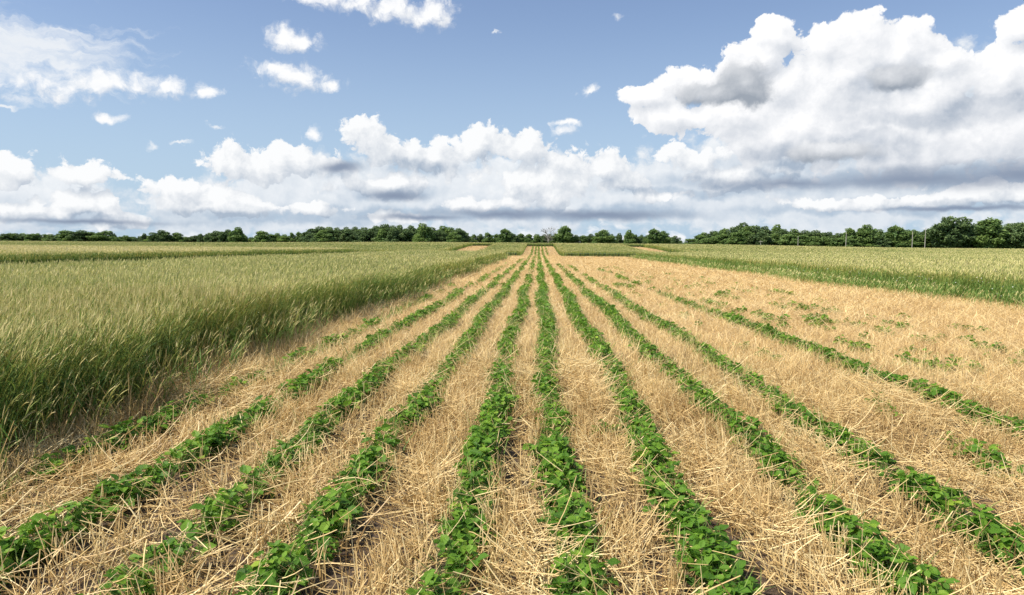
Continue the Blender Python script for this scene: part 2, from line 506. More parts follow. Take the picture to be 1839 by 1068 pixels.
def soil_mat():
    m = bpy.data.materials.new('field_soil'); m.use_nodes = True
    nt = m.node_tree; b = nt.nodes['Principled BSDF']
    geo = nt.nodes.new('ShaderNodeNewGeometry'); P = geo.outputs['Position']
    big = noise(nt, P, 0.6, 5.0, 0.6)
    fib = noise(nt, vmath(nt, 'MULTIPLY', P, (60, 14, 30)), 1.0, 4.0, 0.65)
    fib2 = noise(nt, vmath(nt, 'MULTIPLY', P, (13, 55, 30)), 1.0, 4.0, 0.65)
    clod = noise(nt, P, 22.0, 6.0, 0.65)
    soil = ramp(nt, clod, [(0.3, (0.035, 0.022, 0.013)), (0.7, (0.13, 0.085, 0.05))])
    straw = ramp(nt, fib.max(fib2), [(0.40, (0.16, 0.10, 0.05)), (0.60, (0.42, 0.28, 0.14)), (0.80, (0.66, 0.48, 0.27))])
    sp = nt.nodes.new('ShaderNodeSeparateXYZ'); nt.links.new(P, sp.inputs[0])
    far = S(nt, sp.outputs[1]).step(4.0, 22.0, 0.0, 0.45)
    k = (fib.max(fib2) * 0.8 + big * 0.5 + clod * 0.3 + far).step(0.86, 1.02)
    c = mixc(nt, k, soil, straw)
    beyond = S(nt, sp.outputs[1]).step(178.0, 186.0)
    c = mixc(nt, beyond, c, ramp(nt, big, [(0.3, (0.05, 0.09, 0.025)), (0.7, (0.14, 0.17, 0.05))]))
    nt.links.new(c, b.inputs['Base Color']); b.inputs['Roughness'].default_value = 0.9
    bp = nt.nodes.new('ShaderNodeBump'); bp.inputs['Strength'].default_value = 0.8; bp.inputs['Distance'].default_value = 0.02
    nt.links.new((clod + fib).k, bp.inputs['Height']); nt.links.new(bp.outputs[0], b.inputs['Normal'])
    return m


M_SOIL = soil_mat()

# ---------------------------------------------------------------- the land
xs = np.unique(np.concatenate([np.linspace(-2500, -150, 14), np.linspace(-150, 150, 101), np.linspace(150, 2500, 14)]))
ys = np.unique(np.concatenate([[-60], np.linspace(-20, 100, 61), np.linspace(100, 300, 101), np.linspace(300, 3800, 20)]))
gx, gy = np.meshgrid(xs, ys)
V = np.stack([gx, gy, ground(gx, gy)], -1).reshape(-1, 3)
idx = np.arange(len(V)).reshape(gx.shape)
F = np.stack([idx[:-1, :-1], idx[:-1, 1:], idx[1:, 1:], idx[1:, :-1]], -1).reshape(-1, 4)
g = Geo(); g.add(V, F, 0.5)
tag(g.build('ground', M_SOIL, smooth_=True), kind='structure')

# ---------------------------------------------------------------- plots
LEFT_EDGE, RIGHT_EDGE = -4.35, 13.8


def edge_l(y): return LEFT_EDGE + 0.22 * math.sin(y * 0.35) + 0.14 * math.sin(y * 1.3) + 0.10 * math.sin(y * 4.1)
def edge_r(y): return RIGHT_EDGE + 0.3 * math.sin(y * 0.3 + 1) - 0.03 * max(0.0, 20 - y)


STRIPS = [(-16.5, -10.3), (-2.7, 3.7), (19.5, 26.0)]      # stubble strips through the far crop


def in_strip(x, y, inset=0.0):
    m = np.zeros(len(x), bool)
    for i, (a, b) in enumerate(STRIPS):
        s = (x > a - inset) & (x < b + inset) & (y < 176)
        m |= s
    return m


# rows of soybeans: x at the ground, and the stretches along y with how full they are
ROWS = [
    (-3.38, [(2.6, 4.6, .8), (4.6, 6.8, .75), (6.8, 9.0, .6), (9.0, 14, .5), (14, 22, .35)]),
    (-2.67, [(2.4, 5.0, .95), (5.0, 6.5, .85), (6.5, 7.8, .75), (7.8, 9.4, .75), (9.4, 14, .65), (14, 24, .5), (24, 60, .35)]),
    (-1.88, [(2.4, 3.5, .85), (3.5, 4.3, .6), (4.3, 6.6, 1.0), (6.6, 9.5, .9), (9.5, 14.5, .75), (14.5, 24, .55), (24, 29, .6), (29, 85, .5)]),
    (-1.17, [(2.4, 4.2, 1.0), (4.2, 8.5, .95), (8.5, 13, .7), (13, 20, .8), (20, 34, .6), (34, 110, .55), (114, 176, .7)]),
    (-0.44, [(2.4, 6.8, 1.05), (6.8, 9.5, .95), (9.5, 13, .8), (13, 18, .65), (18, 26, .6), (26, 34, .75), (34, 110, .45), (114, 176, .7)]),
    (0.17, [(2.4, 30, 1.15), (30, 60, 1.05), (60, 112, .7), (114, 176, .9)]),
    (0.93, [(2.4, 30, 1.1), (30, 55, 1.0), (55, 112, .65), (114, 176, .7)]),
    (1.74, [(2.4, 4.3, .9), (4.3, 4.9, .6), (4.9, 22, 1.0), (22, 45, .85), (45, 60, .4), (114, 176, .7)]),
    (2.56, [(2.4, 4.6, 1.1), (4.6, 5.4, .5), (5.4, 8.0, 1.0), (8.0, 12.5, .9), (12.5, 22, .65), (22, 27, .85), (27, 60, .45)]),
    (4.32, [(3.2, 8.2, 1.5), (8.2, 10.2, 1.3), (10.2, 13.5, 1.2), (13.5, 17.5, 1.0), (17.5, 24, .45), (24, 30, .4), (30, 37, .7), (37, 49, .4)]),
]


def row_x(x0, y):
    return x0 + 0.05 * np.sin(y * 0.5 + x0 * 3) + 0.02 * np.sin(y * 2.1 + x0)


def soy_foliage(g, px, py, ctr_y, spread, dens_size, hmul=1.0, stems=11):
    """Trifoliate leaves over petioles for plants rooted at px, py."""
    n = len(px)
    d = np.hypot(px, py)
    k = np.clip(d / 9.0, 1, 6)
    nl = 11
    X = np.repeat(px, nl); Y = np.repeat(py, nl); K = np.repeat(np.sqrt(k), nl)
    N = len(X)
    hgt = rng.uniform(0.07, 0.205, N) * hmul * np.repeat(0.75 + 0.5 * fnoise(px * 3, py * 1.6, 21), nl)
    ph = rng.uniform(0, TAU, N); rad = rng.uniform(0.02, 1, N) ** 0.7 * spread
    bx = X + np.cos(ph) * rad; by = Y + np.sin(ph) * rad * 1.2
    hz = hgt * (1.08 - 0.45 * (rad / spread) ** 2)
    base = np.stack([bx, by, ground(bx, by) + hz], 1)
    near = np.repeat(d < stems, nl)
    if near.any():
        root = np.stack([X, Y, ground(X, Y) + 0.02], 1)[near]
        P = np.stack([root, root * 0.45 + base[near] * 0.55 + np.array([0, 0, 0.02]), base[near]], 1)
        add_ribbon(g, P, np.full(near.sum(), 0.004), rng.uniform(0, TAU, near.sum()), rng.uniform(0.2, 0.9, near.sum()), [1, .8, .6], 1)
    tint0 = rng.uniform(0.25, 0.8, N) + (hgt / hmul - 0.18) * 1.0
    for j, (da, s) in enumerate(((0, 1.0), (1.25, 0.85), (-1.25, 0.85))):
        if j: keep = np.repeat(d < 22, nl)
        else: keep = np.ones(N, bool)
        m = keep.sum()
        if not m: continue
        ph2 = (ph + da)[keep] + rng.normal(0, 0.2, m)
        size = np.exp(rng.normal(math.log(0.054), 0.24, m)) * s * dens_size * K[keep]
        add_leaves(g, base[keep], ph2, rng.normal(-0.08, 0.38, m), rng.normal(0, 0.38, m), size, tint0[keep] + rng.normal(0, 0.10, m), 0)


def soy_row(x0, stretches):
    g = Geo()
    PX, PY = [], []
    for (a, b, dn) in stretches:
        edges = np.geomspace(a, b, max(2, int(math.log(b / a) * 12)))
        for u, v in zip(edges[:-1], edges[1:]):
            m = (u + v) / 2
            rho = 17.0 * dn * min(1.0, (9.0 / m)) ** 0.75
            n = rng.poisson(rho * (v - u))
            yy = rng.uniform(u, v, n)
            keep = fnoise(yy * 1.1 + x0 * 9, yy * 0 + x0, 3) < 0.34 + dn * 0.40
            PY.append(yy[keep])
    py = np.concatenate(PY)
    px = row_x(x0, py) + rng.normal(0, 0.03, len(py))
    soy_foliage(g, px, py, None, 0.12, 1.0)
    # rye and grass blades that grow up through the row
    gy_ = np.concatenate([rng.uniform(a, min(b, 25), int(max(0, min(b, 25) - a) * 90 * dn)) for a, b, dn in stretches if a < 25])
    gx_ = row_x(x0, gy_) + rng.normal(0, 0.07, len(gy_))
    n = len(gy_)
    P = curve_pts(np.stack([gx_, gy_, ground(gx_, gy_)], 1), rng.uniform(0, TAU, n), rng.uniform(0.05, 0.5, n), rng.uniform(0.12, 0.32, n), rng.uniform(0.2, 1.1, n), 4)
    add_ribbon(g, P, rng.uniform(0.005, 0.010, n) * np.clip(gy_ / 8, 1, 3), rng.uniform(0, TAU, n), rng.uniform(0, 1, n), [0.8, 1, .9, .6, .05], 2)
    return g.build('soybean_row', [M_SOY, M_STEM, M_GRASS])


ROW_LABELS = [
    "patchy dark green soybean row in the shade along the tall left wheat edge",
    "broken green soybean row, second one out from the left wheat edge",
    "green soybean row with bare gaps, third one out from the left wheat edge",
    "green soybean row two rows left of the straight full middle row",
    "leafy green soybean row just left of the straight full middle row",
    "straight unbroken dense soybean row running up the middle to the far strip",
    "long dense green soybean row just right of the straight middle row",
    "green soybean row two rows right of the straight middle row",
    "green soybean row with gaps, three rows right of the middle row",
    "outermost full soybean row on the right, beyond a wide band of bare straw",
]
for (x0, st), lb in zip(ROWS, ROW_LABELS):
    tag(soy_row(x0, st), lb, 'crop row', 'rows of soybeans in the straw')

# single soybean clumps standing apart from the full rows: x, y, spread, plants, label
CLUMPS = [
    (3.45, 5.05, 0.16, 4, "soybean plant alone in straw, nearest one inside the outermost full right row"),
    (5.35, 9.6, 0.35, 8, "low soybean plant just outside the outermost full right row, nearest the viewer"),
    (5.2, 11.6, 0.30, 6, "thin soybean plant just outside the outermost full right row, further off"),
    (7.4, 11.3, 0.28, 8, "green weedy soybean plant standing in straw near the right wheat"),
    (6.4, 15.6, 0.5, 8, "loose soybean plant halfway between outermost right row and right wheat"),
    (7.2, 19.6, 0.6, 7, "faint soybean plant in pale straw well right of the rows"),
    (5.3, 16.6, 0.5, 6, "sparse soybean plant outside the outermost full right row, in mid field"),
    (6.3, 24.0, 0.8, 9, "small distant soybean plant in the pale straw on the right"),
    (3.5, 29.0, 0.7, 10, "small distant soybean plant between two broken right rows"),
    (8.9, 26.0, 0.7, 8, "distant soybean plant nearest to the right wheat"),
    (0.62, 5.9, 0.07, 2, "tiny soybean plant alone in straw between the two full middle rows"),
]
for (x, y, s, n, lb) in CLUMPS:
    for _ in range(n):
        g = Geo()
        px, py = x + rng.normal(0, s * 0.3, 1), y + rng.normal(0, s, 1)
        soy_foliage(g, np.concatenate([px, px + 0.02]), np.concatenate([py, py + 0.02]), None, 0.11, 0.95, 0.9, 99)
        tag(g.build('soybean_plant', [M_SOY, M_STEM]), lb, 'soybean plant', lb.split(', ')[0].replace('plant', 'plants', 1))

# gappy rows outside: only scattered tufts are left of them
SPARSE = [
    (3.42, 3.6, 40, 20, "soybean tuft scattered in the straw just inside the outermost full right row"),
    (5.15, 7.5, 55, 26, "soybean tuft scattered in the straw just outside the outermost full right row"),
    (5.98, 9.0, 55, 22, "soybean tuft in the second faint line outside the outermost full right row"),
    (6.85, 10.0, 50, 22, "soybean tuft in the third faint line outside the outermost full right row"),
    (7.75, 11.0, 45, 18, "soybean tuft in the fourth faint line outside the outermost full right row"),
    (8.75, 13.0, 40, 14, "soybean tuft in the faintest line, nearest the right wheat"),
    (-3.45, 9.5, 30, 16, "soybean tuft in the shaded straw beside the left wheat"),
]
for x0, ya, yb, n, lb in SPARSE:
    for y in np.exp(rng.uniform(math.log(ya), math.log(yb), n)):
        g = Geo(); m = int(rng.integers(1, 4)); s_ = 0.03 + 0.0025 * y
        x = float(row_x(x0, y)) + rng.normal(0, 0.06)
        soy_foliage(g, x + rng.normal(0, 0.04, m), y + rng.normal(0, s_, m), None, 0.08 + 0.003 * y, 0.72, 0.8, 99)
        tag(g.build('soybean_plant', [M_SOY, M_STEM]), lb, 'soybean plant', lb.split(',')[0].replace('tuft', 'tufts', 1))

# ---------------------------------------------------------------- straw and stubble
g = Geo()


def row_gap(x, y):
    """0 in the heart of a soybean row, 1 out in the straw."""
    d = np.full(len(x), 9.0)
    for x0, st in ROWS:
        full = np.zeros(len(x), bool)
        for a, b, dn in st:
            full |= (y > a) & (y < b) & (dn > 0.28)
        d = np.where(full, np.minimum(d, np.abs(x - row_x(x0, y))), d)
    return smooth((d - 0.07) / 0.10)


def straw_xlo(y): return edge_l(y) - 0.30 if y < 92 else -30.0 if y < 112 else STRIPS[1][0]
def straw_xhi(y): return edge_r(y) + 0.4 if y < 96 else 50.0 if y < 112 else STRIPS[1][1]


def straw(g, p, kind):
    x, y = p[:, 0], p[:, 1]
    n = len(x)
    d = np.hypot(x, y)
    K = np.clip(d / 13.0, 1, 7)
    pile = fnoise(x * 1.6, y * 1.1, 5)
    z = ground(x, y)
    # tone random per stalk, paler on the piles, with slow weathered patches
    tint = rng.uniform(0.15, 1.0, n) * 0.8 + pile * 0.25 + (fnoise(x * 2.2, y * 1.4, 93) - 0.5) * 0.45
    if kind in ('lying', 'over'):
        zz = z + rng.uniform(0.005, 1, n) ** 1.2 * (0.02 + 0.24 * pile ** 1.5)
        th = np.pi / 2 + rng.normal(-0.10, 0.22, n)
        L = rng.uniform(0.14, 0.42, n); curl = rng.normal(0, 0.35, n)
        phi = rng.uniform(0, TAU, n)
        base = np.stack([x, y, zz], 1); W = np.exp(rng.normal(math.log(0.0042), 0.35, n))
    else:
        base = np.stack([x, y, z], 1)
        far = smooth((d - 9) / 8)
        th = np.abs(rng.normal(0.30 + 0.45 * far, 0.32, n)); L = rng.uniform(0.10, 0.27, n) * (1 - 0.40 * far); curl = rng.normal(0.15, 0.45, n)
        phi = np.where(d < 12, fnoise(x * 1.8, y * 1.8, 31) * 2 * TAU + rng.normal(0, 1.1, n), rng.uniform(0, TAU, n)); W = np.exp(rng.normal(math.log(0.0042), 0.3, n))
        tint += 0.05
    W = np.minimum(W, 0.0068) * K ** 0.9
    if kind == 'over':
        base[:, 2] = z + rng.uniform(0.06, 0.20, n); L = L * 0.75; W = W * 0.85; tint = rng.uniform(0.5, 1.0, n)
    if kind == 'tall': L = L * 2.1; th = np.abs(rng.normal(0.22, 0.22, n)); tint -= 0.12
    nr = d < 9.5
    for msk, seg in ((nr, 3), (~nr, 2)):
        if not msk.any(): continue
        P = curve_pts(base[msk], phi[msk], th[msk], L[msk] * (1 if seg == 3 else 1.1), curl[msk], seg)
        lo = ground(P[..., 0], P[..., 1]) + 0.004
        P[..., 2] = np.maximum(P[..., 2], lo)
        if seg == 3: add_tube(g, P, W[msk] * 1.1, tint[msk], [1, 1, .9, .7])
        else: add_ribbon(g, P, W[msk], rng.uniform(0, TAU, msk.sum()), tint[msk], [1, .95, .6])


def straw_rho(y0, p):
    return lambda y: y0 * min(1.0, (7.5 / max(y, 1))) ** p


def keep_straw(p, seed, lo):
    x, y = p[:, 0], p[:, 1]
    dens = fnoise(x * 1.3, y * 0.9, seed)
    d = np.hypot(x, y)
    pr = row_gap(x, y) * 0.93 + 0.07
    # bare wheel ruts and soil between the rows close to the camera
    rut = smooth((np.abs(dens - 0.36) - 0.0) / 0.16) * (1 - lo) + lo
    near = smooth((14 - d) / 8)
    pr = pr * (1 - near + near * rut)
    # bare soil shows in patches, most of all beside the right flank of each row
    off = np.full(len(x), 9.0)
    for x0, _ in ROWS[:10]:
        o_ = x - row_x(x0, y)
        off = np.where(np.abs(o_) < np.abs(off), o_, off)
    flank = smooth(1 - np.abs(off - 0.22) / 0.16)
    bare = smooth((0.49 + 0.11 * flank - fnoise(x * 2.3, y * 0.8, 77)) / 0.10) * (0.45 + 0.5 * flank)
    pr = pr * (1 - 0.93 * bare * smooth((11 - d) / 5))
    return p[rng.uniform(0, 1, len(p)) < pr]


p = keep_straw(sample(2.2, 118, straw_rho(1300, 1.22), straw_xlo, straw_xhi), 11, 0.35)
straw(g, p, 'lying')
# pale stalks fallen across the green rows
q = []
for x0, st in ROWS[:10]:
    yy = rng.uniform(2.4, 14, 170) ** 1.0
    q.append(np.stack([row_x(x0, yy) + rng.normal(0, 0.11, len(yy)), yy], 1))
straw(g, np.concatenate(q), 'over')
# standing stubble in tufts of a few stalks
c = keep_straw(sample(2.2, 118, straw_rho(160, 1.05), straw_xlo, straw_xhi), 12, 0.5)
k = rng.integers(3, 9, len(c))
p = np.repeat(c, k, axis=0) + rng.normal(0, 0.018, (k.sum(), 2)) * np.clip(np.repeat(c[:, 1:2], k, axis=0) / 8, 1, 5)
straw(g, p, 'standing')
# tall dry stalks left standing along the foot of the left wheat
p = sample(3.2, 90, straw_rho(300, 0.8), lambda y: edge_l(y) - 0.15, lambda y: edge_l(y) + 0.75)
p = p[rng.uniform(size=len(p)) < smooth((fnoise(p[:, 0] * 1.5, p[:, 1] * 0.6, 95) - 0.38) / 0.2) * np.clip(1.0 - (p[:, 0] - LEFT_EDGE) / 1.1, 0, 1)]
straw(g, p, 'tall')
# stubble on the strips that run through the far crop
for a, b in STRIPS:
    p = sample(112, 176, lambda y: 30, a, b)
    straw(g, p, 'standing'); straw(g, sample(112, 176, lambda y: 25, a, b), 'lying')
# the alleys left of the near wheat
p = sample(14, 112, straw_rho(500, 1.6), -27.5, -17.0); straw(g, p, 'standing')
tag(g.build('straw_stubble', M_STRAW), "pale golden straw litter and stubble between the green rows", 'straw', kind='stuff')
print('straw faces', len(g.f), sum(len(f) for f in g.f))


# ---------------------------------------------------------------- wheat
def wheat(g, p, h0=0.86, lean=0.20, tint_off=0.0, ear=True, leaf=0):
    x, y = p[:, 0], p[:, 1]
    n = len(x)
    d = np.hypot(x, y)
    K = np.clip(d / 15.0, 1, 13)
    H = (h0 + 0.10 * (fnoise(x * 0.5, y * 0.5, 41) - 0.5) * 2 + rng.normal(0, 0.075, n))
    wind = fnoise(x * 0.35, y * 0.35, 51)
    phi = rng.normal(0.05, 0.85, n) + (wind - 0.5) * 1.0
    th = np.abs(rng.normal(0.05, 0.09, n))
    curl = np.clip(lean - 0.04 + rng.normal(0.05, 0.20, n) + (wind - 0.5) * 0.35, 0, 1.3)
    patch = fnoise(x * 0.09, y * 0.09, 61)
    tint = np.clip(rng.normal(0.33, 0.17, n) + (patch - 0.5) * 0.4 + tint_off, 0, 1)
    tint = tint - 0.10 * smooth((13 - d) / 7)
    base = np.stack([x, y, ground(x, y)], 1)
    groups = ((d < 13, 5, 3), ((d >= 13) & (d < 34), 3, 2), (d >= 34, 2, 1))
    for m, seg, nleaf in groups:
        k = m.sum()
        if not k: continue
        P = curve_pts(base[m], phi[m], th[m], H[m], curl[m] * 0.8, seg)
        wS = 0.0038 * K[m]
        if seg == 5: add_tube(g, P, wS, tint[m] - 0.06, np.linspace(1.1, .7, seg + 1), leaf, 3, 0.45)
        else: add_ribbon(g, P, wS * 1.2, rng.uniform(0, TAU, k), tint[m] - 0.32, np.linspace(1.3, .7, seg + 1), leaf, 0.62)  # greener foot, darkened further on far stems to stand for shade
        for j in range(nleaf):
            f = (0.92 - 0.20 * j) * (seg - 0.01) + rng.uniform(-0.25, 0.0, k) * (1 if seg > 2 else 0.4)
            i0 = np.clip(f.astype(int), 0, seg - 1); fr = (f - i0)[:, None]
            r = np.arange(k)
            b = P[r, i0] * (1 - fr) + P[r, i0 + 1] * fr
            ls = {5: 4, 3: 3, 2: 2}[seg]
            LL = rng.uniform(0.14, 0.28, k) * (1 - 0.12 * j)
            Q = curve_pts(b, phi[m] + rng.normal(0, 1.3, k), rng.uniform(0.15, 0.75, k), LL, rng.uniform(0.3, 1.7, k), ls)
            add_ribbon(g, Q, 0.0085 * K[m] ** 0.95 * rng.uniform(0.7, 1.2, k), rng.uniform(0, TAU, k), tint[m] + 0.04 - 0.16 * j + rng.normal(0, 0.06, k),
                       {4: [.8, 1, .85, .5, .03], 3: [.9, 1, .6, .05], 2: [1, .9, .1]}[ls], leaf)
        if ear:
            es = {5: 4, 3: 3, 2: 2}[seg]
            E = curve_pts(P[:, -1], phi[m], th[m] + curl[m] * 0.8, rng.uniform(0.075, 0.115, k), curl[m] * 0.7 + 0.08, es)
            pe = {4: [.5, 1, 1, .8, .2], 3: [.6, 1, .9, .2], 2: [.7, 1, .25]}[es]
            te = np.clip(rng.normal(0.36, 0.22, k) + (patch[m] - 0.5) * 0.5 + tint_off, 0, 1)
            if seg == 5:
                add_tube(g, E, np.full(k, 0.0082), te, pe, 1)
                for s_ in (-1, 1):                       # awns
                    A = curve_pts(E[:, 2], phi[m] + s_ * rng.uniform(0.1, 0.5, k), th[m] + curl[m] * 1.1, rng.uniform(0.06, 0.09, k), np.zeros(k), 1)
                    add_ribbon(g, A, np.full(k, 0.0022), rng.uniform(0, TAU, k), te + 0.2, [1, .3], 1)
            else:
                add_ribbon(g, E, 0.0095 * K[m] ** 0.9, rng.uniform(0, TAU, k), te, pe, 1)


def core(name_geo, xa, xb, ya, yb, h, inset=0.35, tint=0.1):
    """The dense inside of the stand, its shade put in as dark colour: a lumpy block below the tips."""
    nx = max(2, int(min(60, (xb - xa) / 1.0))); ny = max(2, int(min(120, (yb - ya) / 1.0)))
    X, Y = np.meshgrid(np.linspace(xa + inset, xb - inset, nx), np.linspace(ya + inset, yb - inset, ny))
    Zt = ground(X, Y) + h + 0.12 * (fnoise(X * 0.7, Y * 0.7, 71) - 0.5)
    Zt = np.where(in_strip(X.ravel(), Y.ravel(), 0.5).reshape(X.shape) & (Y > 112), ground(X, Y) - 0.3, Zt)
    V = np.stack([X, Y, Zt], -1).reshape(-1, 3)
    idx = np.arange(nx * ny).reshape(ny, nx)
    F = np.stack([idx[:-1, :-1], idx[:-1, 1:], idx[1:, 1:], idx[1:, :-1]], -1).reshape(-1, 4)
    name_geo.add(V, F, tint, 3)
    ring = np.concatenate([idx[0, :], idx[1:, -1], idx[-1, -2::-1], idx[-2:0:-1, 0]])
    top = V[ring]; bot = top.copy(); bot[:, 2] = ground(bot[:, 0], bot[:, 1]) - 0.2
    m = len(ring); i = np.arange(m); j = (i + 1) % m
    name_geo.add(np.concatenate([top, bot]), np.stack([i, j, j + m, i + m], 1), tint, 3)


def wheat_rho(r0, d0, p): return lambda y: r0 * min(1.0, d0 / max(y, 1.0)) ** p


# near plot on the left
g = Geo()
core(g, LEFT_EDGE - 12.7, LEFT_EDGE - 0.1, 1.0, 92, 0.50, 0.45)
p = sample(2.0, 92, wheat_rho(520, 14, 1.3), LEFT_EDGE - 12.7, edge_l, 3.0)
wheat(g, p)
# thicker fringe of green blades down the shaded side
p = sample(3.0, 92, wheat_rho(330, 12, 1.2), lambda y: edge_l(y) - 0.55, lambda y: edge_l(y) + 0.05)
wheat(g, p, 0.70, 0.22, 0.06, ear=False)
p = sample(3.0, 92, wheat_rho(90, 12, 1.2), lambda y: edge_l(y) - 0.45, lambda y: edge_l(y) + 0.08)
wheat(g, p, 0.60, 0.3, 0.1, ear=False, leaf=4)
p = sample(3.0, 92, wheat_rho(70, 12, 1.2), lambda y: edge_l(y) - 0.1, lambda y: edge_l(y) + 0.40)
wheat(g, p, 0.52, 0.45, 0.12)
p = sample(3.0, 92, wheat_rho(40, 12, 1.0), lambda y: edge_l(y) - 0.1, lambda y: edge_l(y) + 0.75)
p = p[fnoise(p[:, 0] * 1.2, p[:, 1] * 0.7, 97) > 0.5]
wheat(g, p, 0.45, 0.5, 0.15, leaf=4)
wo_ = g.build('wheat_plot', [M_WHEAT, M_EAR, M_FLOWER, M_SHADE, M_GRASS])
tag(wo_, "tall green and yellow wheat leaning over at the left of the stubble", 'wheat', 'plots of standing wheat', 'stuff')
print('wheat near', sum(len(f) for f in g.f))

g = Geo()
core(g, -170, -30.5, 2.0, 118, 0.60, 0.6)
p = sample(8, 118, wheat_rho(260, 20, 1.15), -130, -30.5, 4.0)
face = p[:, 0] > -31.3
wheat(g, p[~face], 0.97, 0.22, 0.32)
wheat(g, p[face], 0.93, 0.18, -0.22)  # alley side tinted darker, painting in the shade on this face
tag(g.build('wheat_plot', [M_WHEAT, M_EAR, M_FLOWER, M_SHADE, M_GRASS]), "wheat plot beyond the narrow alley at the far left", 'wheat', 'plots of standing wheat', 'stuff')

g = Geo()
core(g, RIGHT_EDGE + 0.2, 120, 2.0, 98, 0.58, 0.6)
p = sample(8, 98, wheat_rho(430, 14, 1.25), edge_r, 95, 3.0)
wheat(g, p, 0.86, 0.26, 0.06)
p = sample(8, 98, wheat_rho(300, 14, 1.2), lambda y: edge_r(y) - 0.15, lambda y: edge_r(y) + 0.8)
wheat(g, p, 0.62, 0.30, 0.16, ear=False, leaf=4)
p = sample(8, 98, wheat_rho(120, 14, 1.2), lambda y: edge_r(y) - 1.3, lambda y: edge_r(y) + 0.3)
wheat(g, p[rng.uniform(size=len(p)) < fnoise(p[:, 0], p[:, 1], 91) ** 1.5 * 1.6], 0.42, 0.5, 0.25, leaf=4)
p = sample(10, 40, lambda y: 14, lambda y: edge_r(y) - 0.3, lambda y: edge_r(y) + 1.2)
n = len(p)
add_leaves(g, np.stack([p[:, 0], p[:, 1], rng.uniform(0.3, 0.8, n)], 1), rng.uniform(0, TAU, n), rng.normal(0.2, 0.5, n), rng.normal(0, 0.5, n), rng.uniform(0.025, 0.05, n), rng.uniform(0, 1, n), 2)
tag(g.build('wheat_plot', [M_WHEAT, M_EAR, M_FLOWER, M_SHADE, M_GRASS]), "bright green weedy wheat standing right of the stubble", 'wheat', 'plots of standing wheat', 'stuff')
print('wheat right', sum(len(f) for f in g.f))

# the crop on the rise behind, with the strips cut through it
g = Geo()
for a, b in ((-170, STRIPS[0][0]), (STRIPS[0][1], STRIPS[1][0]), (STRIPS[1][1], STRIPS[2][0]), (STRIPS[2][1], 170)):
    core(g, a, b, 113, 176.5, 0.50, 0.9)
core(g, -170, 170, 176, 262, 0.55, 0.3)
p = sample(112.5, 200, lambda y: 13.0, -150, 150)
p = p[~in_strip(p[:, 0], p[:, 1])]
p = p[(ground(p[:, 0], p[:, 1]) > -1)]
wheat(g, p, 0.84, 0.2, 0.02)
p = sample(200, 262, lambda y: 2.0, -165, 165); wheat(g, p, 0.84, 0.2, 0.02)
tag(g.build('wheat_plot', [M_WHEAT, M_EAR, M_FLOWER, M_SHADE, M_GRASS]), "distant wheat on the rise, cut by narrow stubble strips", 'wheat', 'plots of standing wheat', 'stuff')
print('wheat far', sum(len(f) for f in g.f))

# ---------------------------------------------------------------- trees
M_BARK = bpy.data.materials.new('bark'); M_BARK.use_nodes = True
_nt = M_BARK.node_tree
_g = _nt.nodes.new('ShaderNodeNewGeometry')
_nt.links.new(ramp(_nt, noise(_nt, _g.outputs['Position'], 6.0, 4.0, 0.6), [(0.3, (0.05, 0.04, 0.03)), (0.7, (0.16, 0.13, 0.10))]), _nt.nodes['Principled BSDF'].inputs['Base Color'])
_nt.nodes['Principled BSDF'].inputs['Roughness'].default_value = 0.9


def crown_mat(name, a, b, c):
    return blade_mat(name, [(0.0, a), (0.5, b), (1.0, c)], 0.30, 0.6, 0.2, 0.22, 0.8)


M_CROWN = [crown_mat('dark_foliage', (0.06, 0.105, 0.048), (0.13, 0.20, 0.078), (0.22, 0.30, 0.11)),
           crown_mat('green_foliage', (0.08, 0.15, 0.05), (0.18, 0.27, 0.08), (0.28, 0.38, 0.11)),
           crown_mat('light_foliage', (0.11, 0.19, 0.05), (0.23, 0.33, 0.085), (0.35, 0.46, 0.14))]


def limb(g, p0, p1, r0, r1, n=4, sides=6):
    p0, p1 = np.array(p0, float), np.array(p1, float)
    t = np.linspace(0, 1, n + 1)[:, None]
    P = p0 + (p1 - p0) * t
    P[1:-1] += rng.normal(0, np.linalg.norm(p1 - p0) * 0.035, (n - 1, 3))
    add_tube(g, P[None], np.array([2.0]), np.array([0.5]), np.linspace(r0, r1, n + 1), 0, sides)
    return P


